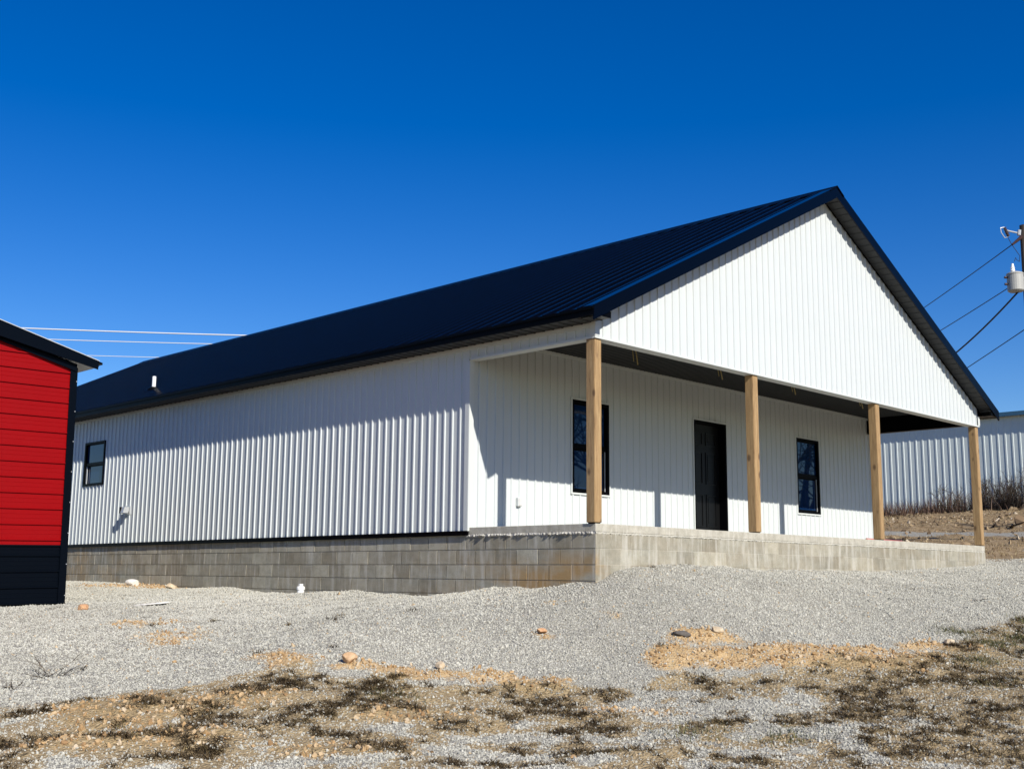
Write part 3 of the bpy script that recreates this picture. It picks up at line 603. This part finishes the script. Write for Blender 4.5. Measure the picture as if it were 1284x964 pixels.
# ------------------------------------------------------------------ the shed
SX,SY,SZ=-3.69,7.0,-1.135
shed=thing('storage_shed','red metal storage shed with black wainscot, corner trim and roof, at left edge of photo','shed',(SX,SY,SZ),(0,math.radians(-.95),0))
SWD,SDP,SE=3.72,6.0,3.50; ssl=.28
def szt(x): # x from right corner (negative to the left), local
    return SE+(SWD/2-abs(x+SWD/2))*ssl
class S1:
    breaks=(SWD/2,)
    def __init__(s,d=0): s.d=d
    def __call__(s,u): return szt(u-SWD)-s.d
# horizontal ribs: stack the sheet sideways (u = up)
SR=[(0,0),(.146,0),(.152,.014),(.165,.014),(.169,0.0)]
def hsheet(mb,z0,z1,face):
    # face 'front' (-y) / 'side' (+x)
    pitch=.224; us=[]; zs=[z0]; k=math.floor(z0/pitch)-1; pr=[(0,0),(.058,.0),(.064,.003),(.070,0),(.118,0),(.124,.003),(.130,0),(.184,0),(.192,.021),(.211,.021),(.2185,0)]
    pts=[]
    for k in range(-1,int(SE*1.6/pitch)+1):
        for a,h in pr: pts.append((k*pitch+a+.05,h))
    def hg(z):
        for (a,ha),(b,hb) in zip(pts,pts[1:]):
            if a<=z<=b: return ha+(hb-ha)*(z-a)/max(1e-9,b-a)
        return 0
    zz=sorted({z0,z1}|{a for a,_ in pts if z0<a<z1})
    for a,b in zip(zz,zz[1:]):
        ha,hb=hg(a),hg(b)
        if face=='front':
            def xr(z): # gable limits
                if z<=SE: return (-SWD,0)
                d=(z-SE)/ssl; return (-SWD+d,-d)
            if xr(b)[0]>=xr(b)[1]: continue
            mb.add([(xr(a)[0],-ha,a),(xr(a)[1],-ha,a),(xr(b)[1],-hb,b),(xr(b)[0],-hb,b)],[(0,1,2,3)])
        else: mb.add([(ha,0,a),(ha,SDP,a),(hb,SDP,b),(hb,0,b)],[(0,1,2,3)])
mb=MB(); hsheet(mb,.84,SE+SWD/2*ssl-.02,'front'); hsheet(mb,.84,SE,'side'); mb.box(-SWD,-.02,SDP-.02,SDP,0.0,SE); mb.box(-SWD-.0,-SWD+.02,.02,SDP-.02,0.0,SE); mb.build('wall','red',shed)
mb=MB(); hsheet(mb,.0,.838,'front'); hsheet(mb,0,.838,'side'); mb.build('wainscot','navy',shed)
mb=MB(); mb.box(-SWD,0,-.020,-.0,.830,.852); mb.build('wainscot_trim','navy',shed)
mb=MB(); mb.box(-.085,.024,-.028,-.020,0,SE-.02); mb.box(.0165,.024,-.020,.075,0,SE-.02); mb.build('corner_trim','navy',shed)
mb=MB(); mb.box(-SWD-.02,-SWD+.085,-.028,-.020,0,SE-.02); mb.build('corner_trim','navy',shed)
for k in range(8):
    z=.13+k*.448; mb=MB(); mb.box(.006,.018,-.034,-.0285,z-.006,z+.006); mb.build('screw','grey_metal',shed)
# roof: two slopes with overhang; fascia along the gable and eave
def sroof(sgn):
    mb=MB(); oh=.29; yo=.12
    xr=-SWD/2; xe=(0+oh) if sgn>0 else (-SWD-oh); zr=SE+SWD/2*ssl+.15; ze=SE-oh*ssl+.15
    xo=xe+sgn*.07; zo=ze-.07*ssl; b_=[(xr,-yo,zr),(xo,-yo,zo),(xo,SDP+yo,zo),(xr,SDP+yo,zr)]; mb.hexa(b_,[(q[0],q[1],q[2]+.03) for q in b_]); return mb,xr,xe,zr,ze,yo
for sgn in (1,-1):
    mb,xr,xe,zr,ze,yo=sroof(sgn); r_=mb.build('roof','navy',shed)
    m2=MB()
    for (ya,yb_) in ((-yo-.012,-yo-.001),(SDP+yo+.001,SDP+yo+.012)):
        b_=[(xr,ya,zr-.24),(xe,ya,ze-.10),(xe,yb_,ze-.10),(xr,yb_,zr-.24)]; t_=[(xr,ya,zr+.034),(xe,ya,ze+.034),(xe,yb_,ze+.034),(xr,yb_,zr+.034)]; m2.hexa(b_,t_)
    xa,xb=sorted([xe+sgn*.001,xe+sgn*.012]); m2.box(xa,xb,-yo,SDP+yo,ze-.06,ze+.032)
    m2.build('fascia','navy',r_)
    m4=MB(); b_=[(xr,-yo-.022,zr+.026),(xe+sgn*.012,-yo-.022,ze+.026),(xe+sgn*.012,-yo-.0125,ze+.026),(xr,-yo-.0125,zr+.026)]; m4.hexa(b_,[(q[0],q[1],q[2]+.012) for q in b_]); m4.build('roof_edge_sheen','grey_metal',r_)  # pale grey strip painting the sky reflection along the roof's front edge
    m3=MB(); b_=[(xr,-yo+.02,zr-.11),(xe-sgn*.02,-yo+.02,ze-.075),(xe-sgn*.02,SDP+yo-.02,ze-.075),(xr,SDP+yo-.02,zr-.11)]; m3.hexa(b_,[(q[0],q[1],q[2]+.02) for q in b_]); m3.build('soffit','grey_metal',r_)
mb=MB(); a_=[(-SWD,-.045,SE-.085),(-SWD/2,-.045,SE+SWD/2*ssl-.085),(0,-.045,SE-.085)]
for (p_,q_) in ((a_[0],a_[1]),(a_[1],a_[2])):
    b_=[p_,q_,(q_[0],-.029,q_[2]),(p_[0],-.029,p_[2])]; mb.hexa(b_,[(r[0],r[1],r[2]+.11) for r in b_])
mb.build('gable_trim','navy',shed)
# ------------------------------------------------------------------ metal building on the rise behind
XM,ZB=36.,1.7
mbld=thing('metal_building','long galvanised ribbed metal building on the rise behind the porch','metal building',(XM,8,ZB))
mb=MB(); ribbed(mb,(0,0,0),(0,1,0),(0,0,1),(-1,0,0),-18,18,0,4.32,pitch=.293,prof=[(0,0),(.095,0),(.104,.020),(.136,.020),(.145,.0)]); mb.box(.05,12,-18,-17.95,0,4.3); mb.box(.05,12,17.95,18,0,4.3); mb.box(11.9,12,-17.9,17.9,0,4.3); mb.build('wall','galv',mbld)
mb=MB(); mb.hexa([(-.22,-18.3,4.30),(6,-18.3,4.9),(6,18.3,4.9),(-.22,18.3,4.30)],[(-.22,-18.3,4.34),(6,-18.3,4.94),(6,18.3,4.94),(-.22,18.3,4.34)]); mb.hexa([(6,-18.3,4.9),(12.3,-18.3,4.30),(12.3,18.3,4.30),(6,18.3,4.9)],[(6,-18.3,4.94),(12.3,-18.3,4.34),(12.3,18.3,4.34),(6,18.3,4.94)]); mb.build('roof','galv',mbld)
mb=MB(); mb.box(-.28,-.222,-18.35,18.35,4.20,4.37); mb.build('eave_trim','teal',mbld)
mb=MB(); mb.box(-.22,-.05,-18.3,18.3,4.262,4.285); mb.build('soffit','galv',mbld)
# ------------------------------------------------------------------ utility pole
def rel(a,b,z): # right, forward offsets (camera-footpoint axes) in metres from the pole
    return (a*RT[0]+b*FW[0],a*RT[1]+b*FW[1],z)
PX,PY=18.98-.28*RT[0],1.16-.28*RT[1]; PZ=float(height(PX,PY))-.1
pole=thing('utility_pole','wooden utility pole with a grey transformer can and a fuse cutout near its top','utility pole',(PX,PY,PZ))
top=8.52-PZ
mb=MB(); mb.tube([rel(.07,.02,0),rel(.07,.02,top*.5),rel(.07,.02,top)],[.15,.125,.10],14); mb.build('shaft','pole',pole)
mb=MB(); zc=8.27-PZ; mb.tube([rel(-.10,-.08,zc),rel(-.44,-.12,zc+.06)],.022,8); mb.tube([rel(-.12,-.1,zc-.06),rel(-.1,-.1,zc+.08)],.05,8); mb.build('bracket','grey_metal',pole)
mb=MB(); mb.tube([rel(-.40,-.12,zc-.10),rel(-.44,-.12,zc+.0),rel(-.49,-.12,zc+.14)],[.03,.038,.03],10)
for k in range(5):
    t=k/4; mb.tube([rel(-.405-.08*t,-.12,zc-.08+.2*t),rel(-.412-.08*t,-.12,zc-.065+.2*t)],.05,10)
mb.build('insulator','porcelain',pole)
mb=MB(); mb.tube([rel(-.50,-.12,zc+.15),rel(-.60,-.12,zc+.13),rel(-.585,-.12,zc+.0),rel(-.50,-.12,zc-.14),rel(-.42,-.12,zc-.11)],.013,6); mb.build('fuse_holder','grey_metal',pole)
mb=MB(); mb.tube([rel(-.42,-.12,zc-.12),rel(-.34,-.12,zc-.3),rel(-.14,-.12,zc-.62),rel(-.17,-.14,zc-.78),rel(-.24,-.15,zc-.74),rel(-.27,-.16,zc-.68),rel(-.31,-.16,zc-.78)],.008,6); mb.build('jumper_wire','wire',pole)
mb=MB(); mb.tube([rel(-.05,-.12,zc-.10),rel(-.32,-.12,zc-.32)],[.05,.028],8); mb.build('dead_end_insulator','porcelain',pole)
tx_,ty_,_=rel(-.30,-.12,0); zt=6.96-PZ
mb=MB(); mb.lathe([(0,-.005),(.17,0),(.205,.03),(.205,.44),(.215,.45),(.215,.475),(.20,.49),(.10,.53),(0,.535)],(tx_,ty_,zt-.27),24); tf=mb.build('transformer','canpaint',pole,smooth=False)
mb=MB(); mb.lathe([(.05,0),(.05,.05),(.065,.06),(.05,.08),(.045,.11),(.06,.12),(.045,.14),(.035,.19),(.03,.24),(0,.25)],(tx_-.05*RT[0],ty_-.05*RT[1],zt+.235),14); mb.build('bushing','pvc',tf)
for dz in (-.02,.16):
    mb=MB(); mb.tube([(tx_-.2*RT[0],ty_-.2*RT[1],zt-.05+dz),(tx_-.28*RT[0],ty_-.28*RT[1],zt-.05+dz)],.032,10); mb.build('terminal','porcelain',tf)
for dz in (.1,-.15):
    mb=MB(); mb.tube([(tx_+.18*RT[0],ty_+.18*RT[1],zt+dz),rel(.0,-.02,zt+dz)],.04,8); mb.build('mount','grey_metal',tf)
# ------------------------------------------------------------------ power lines
def unproj(u,v,dep):
    cp,sp=math.cos(PITCH),math.sin(PITCH); f=np.array([math.sin(YAW)*cp,math.cos(YAW)*cp,sp]); r=np.array([RT[0],RT[1],0]); up=np.cross(r,f)
    r2=r*math.cos(ROLL)+up*math.sin(ROLL); u2=-r*math.sin(ROLL)+up*math.cos(ROLL)
    return CAM+dep*(f+r2*(u-642)/FPX-u2*(v-482)/FPX)
def wire(pts,rad,mat,label,group,n=5):
    mb=MB(); mb.tube(pts,rad,n); o=mb.build('power_line',mat,smooth=True); tag(o,label,'power line',group); return o
WL='pale power lines in the sky left of the house'
for (p0,p1,rad,lb) in (((-60,407.5),(420,423),.034,'topmost and thickest of the three pale power lines left of the house roof'),
                       ((-60,421),(420,434),.022,'middle of the three pale power lines left of the house roof'),
                       ((-60,440),(420,452),.016,'lowest of the three pale power lines left of the house roof')):
    wire(curve_pts(unproj(*p0,44),unproj(*p1,44),.05,20),rad*.8,'alu',lb,WL)
WR='dark power lines running down from the utility pole'
wire(curve_pts(Vector((PX,PY,PZ))+Vector(rel(-.31,-.12,zc-.31)),unproj(1040,462,52),.12,20),.013,'wire','uppermost dark power line leaving the pole top beside the fuse cutout',WR)
wire(curve_pts(Vector((PX,PY,PZ))+Vector(rel(-.13,.02,zt+.06)),unproj(1060,482,52),.10,20),.013,'wire','second dark power line, leaving the pole at transformer height',WR)
wire(curve_pts(Vector((PX,PY,PZ))+Vector(rel(-.24,-.1,zt-.27)),unproj(1100,500,40),.42,20),.024,'wire','thicker drooping dark power line hanging from the underside of the transformer',WR)
wire(curve_pts(Vector((PX,PY,PZ))+Vector(rel(.02,-.1,5.80-PZ)),unproj(1060,556,52),.08,20),.013,'wire','lowest dark power line crossing just above the right roof eave',WR)
# ------------------------------------------------------------------ small things lying about
def rock(name,label,cat,x,y,s,mat,seed,sz=(1,1,.7),group=None,sink=.25):
    bm=bmesh.new(); bmesh.ops.create_icosphere(bm,subdivisions=3,radius=1); rr=random.Random(seed)
    pl=[(Vector((rr.gauss(0,1),rr.gauss(0,1),rr.gauss(0,1))).normalized(),rr.uniform(.55,.85)) for _ in range(9)]
    for v_ in bm.verts:
        for n_,d_ in pl:
            k=v_.co.dot(n_)
            if k>d_: v_.co-=n_*(k-d_)
        v_.co=Vector((v_.co.x*s*sz[0],v_.co.y*s*sz[1],v_.co.z*s*sz[2]))
    me=bpy.data.meshes.new(name); bm.to_mesh(me); bm.free(); me.materials.append(MAT[mat]); o=bpy.data.objects.new(name,me); COL.objects.link(o)
    z=float(surf(np.array([x]),np.array([y]))[0]); o.location=(x,y,z+s*sz[2]*(1-sink)*.8); o.rotation_euler=(rr.uniform(-.2,.2),rr.uniform(-.2,.2),rr.uniform(0,6)); return tag(o,label,cat,group)
RG='larger rocks on the lot'
rock('rock','reddish orange rock beside the bottom corner of the red shed','rock',-3.75,6.2,.11,'orangerock',1,(1.2,1,.55),RG)
rock('rock','pale orange rock standing on the little clay hump in the middle foreground','rock',-3.62,.27,.085,'tanorange',2,(1.1,.9,.8),RG)
rock('rock','round tan rock on the right end of the middle clay patch','rock',-2.96,-.41,.06,'tanrock',3,(1,1,.8),RG)
rock('rock','dark grey rock at the tip of the orange clay heap','rock',-.33,-1.56,.085,'darkrock',4,(1.3,.8,.5),RG)
rock('rock','pale orange stone on top of the clay heap, right of the dark rock','rock',.07,-1.78,.075,'tanrock',5,(1.3,.9,.6),RG)
rock('rock','small tan stone on the right slope of the gravel bank near the weeds','rock',2.53,-3.39,.07,'tanrock',6,(1.2,1,.6),RG)
rock('rock','flat orange rock lying in the gravel below the foundation corner','rock',-1.39,-.39,.07,'orangerock',7,(1.3,1,.5),RG)
rock('rock','pale whitish rock flush in the gravel right of the shed','rock',-2.79,6.06,.16,'whiterock',8,(1.8,1.1,.16),RG)
rock('rock','tan boulder against the side foundation by the shed','rock',-.35,9.9,.10,'tanrock',9,(1.2,1,.7),RG)
rock('rock','pale stone in the rear clay spill along the side foundation','rock',-.4,11.3,.13,'whiterock',10,(1.3,1,.6),RG)
def gz(x,y): return float(surf(np.array([x]),np.array([y]))[0])
px,py=-.16,6.12
cap=thing('pipe_cap','white plastic cleanout cap poking out of the gravel by the side foundation','pipe cap',(px,py,gz(px,py)))
mb=MB(); mb.lathe([(.056,-.1),(.056,.06),(.066,.065),(.066,.105),(.054,.118),(0,.118)],(0,0,0),20); mb.build('pipe','pvc',cap)
mb=MB(); mb.box(-.027,.027,-.027,.027,.118,.158); mb.build('plug','pvc',cap,bevel=.006)
mb=MB(); mb.tube([(8.15,.55,.03),(8.9,.62,.03),(9.6,.60,.03)],.03,10); o=mb.build('red_pipe','redplastic',smooth=True); tag(o,'faded red plastic pipe lying on the porch slab beside the third post','pipe')
def twig(name,label,cat,x,y,n,ln,sp,mat,seed,rad=.004,up=.5,subs=3,group=None,levels=1,bw=None):
    rr=random.Random(seed); mb=MB()
    for i in range(n):
        an=rr.uniform(0,6.28); d=Vector((math.cos(an)*sp,math.sin(an)*sp,up+(rr.uniform(-.15,.3) if up>.1 else 0))).normalized(); b0=Vector((rr.uniform(-.2,.2)*ln*sp,rr.uniform(-.2,.2)*ln*sp,0)) if bw is None else Vector((rr.uniform(-.4,.4),rr.gauss(0,bw*.5),-.1)); l=ln*rr.uniform(.5,1)
        def grow(p,d,l,r,lev):
            pts=[p]; q=p
            for k in range(4):
                d=(d+Vector((rr.gauss(0,.13),rr.gauss(0,.13),rr.gauss(.02,.1) if up>.1 else 0))).normalized(); q=q+d*l/4; pts.append(q)
            mb.tube(pts,[r,r*.85,r*.7,r*.5,r*.25],4,t=rr.random(),cap=False)
            if lev>0:
                for s_ in range(subs):
                    k=rr.randint(1,3); dd=(d+Vector((rr.gauss(0,.6),rr.gauss(0,.6),rr.gauss(0.05,.4) if up>.1 else .05))).normalized(); grow(pts[k],dd,l*rr.uniform(.3,.6),r*.6,lev-1)
        grow(b0,d,l,rad,levels)
    o=mb.build(name,mat,attrs=['tint']); o.location=(x,y,gz(x,y)-.01); return tag(o,label,cat,group)
twig('dead_twig','bare brown twiggy weed standing in the gravel at the left edge','twig',-5.85,2.35,9,.42,1.,'twig',3,.004,.35,4)
twig('dead_twig','dark curled dead sprig flat on the gravel at the far left, below the twiggy weed','twig',-6.3,2.1,8,.22,1.,'twig',4,.006,.12,4)
twig('dead_stick','thin dark stick lying on the gravel right of the shed','stick',-3.7,3.6,2,.5,1.,'twig',8,.009,.02,2)
twig('dead_stick','short dark stick in the gravel slope at right below the last post','stick',5.7,-2.4,3,.22,1.,'twig',12,.007,.3,2)
twig('fallen_branch','blackened fallen branch on the bank right of the last porch post','branch',25.0,4.2,4,2.0,1.,'twig',17,.06,.03,6)
# bare shrubs against the metal building
rr=random.Random(33)
SH=[(34.6,6.3,110,1.75,'wide dark bare shrub thicket at the right edge in front of the metal building'),(34.2,8.2,46,1.45,'dark bare shrub just right of the last porch post against the metal building'),(34.7,10.3,16,1.3,'thin bare shrub left of the last porch post against the metal building')]
for i,(x,y,n,hh,lb) in enumerate(SH): twig('bare_shrub',lb,'shrub',x,y,n,hh,.38,'twig',40+i,.014,1.,5,'bare shrubs by the metal building',2,[1.3,.9,.8][i])
n=9000; y=RNG.uniform(-4,20,n); x=35.3-np.abs(RNG.normal(0,.55,n)); 
tt=RNG.random(n); ht=RNG.uniform(.3,1.05,n)*(.25+1.5*fbm(y,x*0,.8,4,4)**1.3)
blades('dead_brush','reddish brown dead brush growing along the foot of the metal building','brush',np.stack([x,y,surf(x,y)-.02],-1),RNG.uniform(0,6.28,n),RNG.uniform(.0,.45,n),ht,RNG.uniform(.005,.012,n),tt,'brush',.35)
# woodland across the road, behind the camera: seen only mirrored in the porch windows
rr=random.Random(91); mb=MB()
for i in range(34):
    t=i/33; x=12+t*52+rr.uniform(-2,2); y=-46+t*26+rr.uniform(-5,5); z=float(height(np.array([x]),np.array([y]))[0]); hh=rr.uniform(11,17)
    def grow(p,d,l,r,lev):
        pts=[p]; q=p
        for k in range(3):
            d=(d+Vector((rr.gauss(0,.12),rr.gauss(0,.12),rr.gauss(.03,.06)))).normalized(); q=q+d*l/3; pts.append(q)
        mb.tube(pts,[r,r*.8,r*.6,r*.35],4,t=rr.random()*.6,cap=False)
        if lev:
            for s_ in range(6):
                dd=(d+Vector((rr.gauss(0,.7),rr.gauss(0,.7),rr.gauss(.1,.35)))).normalized(); grow(pts[rr.randint(1,3)],dd,l*rr.uniform(.4,.65),r*.5,lev-1)
    grow(Vector((x,y,z-.2)),Vector((0,0,1)),hh*.6,.2,3)
o=mb.build('woodland','twig',attrs=['tint']); tag(o,'bare winter woodland across the road behind the camera, mirrored in the porch windows','woodland',kind='stuff')
# ------------------------------------------------------------------ camera, light, sky
cam=bpy.data.cameras.new('camera'); co_=bpy.data.objects.new('camera',cam); COL.objects.link(co_); SC.camera=co_
cp,sp=math.cos(PITCH),math.sin(PITCH); f=Vector((math.sin(YAW)*cp,math.cos(YAW)*cp,sp)); r=Vector((RT[0],RT[1],0)); up=r.cross(f)
r2=r*math.cos(ROLL)+up*math.sin(ROLL); u2=-r*math.sin(ROLL)+up*math.cos(ROLL)
Mx=Matrix((( r2.x,u2.x,-f.x,CAM[0]),(r2.y,u2.y,-f.y,CAM[1]),(r2.z,u2.z,-f.z,CAM[2]),(0,0,0,1))); co_.matrix_world=Mx
cam.sensor_width=36; cam.lens=FPX/1284*36; cam.clip_start=.1; cam.clip_end=4000
SUND=Vector((.272,1.,-.690)).normalized()
sl_=bpy.data.lights.new('sun','SUN'); sl_.energy=5.0; sl_.angle=math.radians(.53); sl_.color=(1,.94,.84)
so_=bpy.data.objects.new('sun',sl_); COL.objects.link(so_); so_.rotation_euler=SUND.to_track_quat('-Z','Y').to_euler()
to=-SUND; el=math.asin(to.z); az=math.atan2(to.x,to.y)
wd=bpy.data.worlds.new('World'); SC.world=wd; wd.use_nodes=True; nt=wd.node_tree; bg=nt.nodes['Background']
sk=nt.nodes.new('ShaderNodeTexSky'); sk.sky_type='NISHITA'; sk.sun_disc=False; sk.sun_elevation=el; sk.sun_rotation=az; sk.altitude=600; sk.air_density=1.0; sk.dust_density=0.1; sk.ozone_density=3.0
hs=nt.nodes.new('ShaderNodeHueSaturation'); hs.inputs['Saturation'].default_value=1.45; hs.inputs['Hue'].default_value=0.517; nt.links.new(sk.outputs[0],hs.inputs['Color']); nt.links.new(hs.outputs[0],bg.inputs['Color']); bg.inputs['Strength'].default_value=0.092
vs=SC.view_settings; vs.view_transform='Standard'; vs.look='None'; vs.exposure=.37; vs.gamma=1; vs.use_curve_mapping=False
SC.cycles.max_bounces=6; SC.cycles.diffuse_bounces=3; SC.cycles.glossy_bounces=3; SC.cycles.use_denoising=True
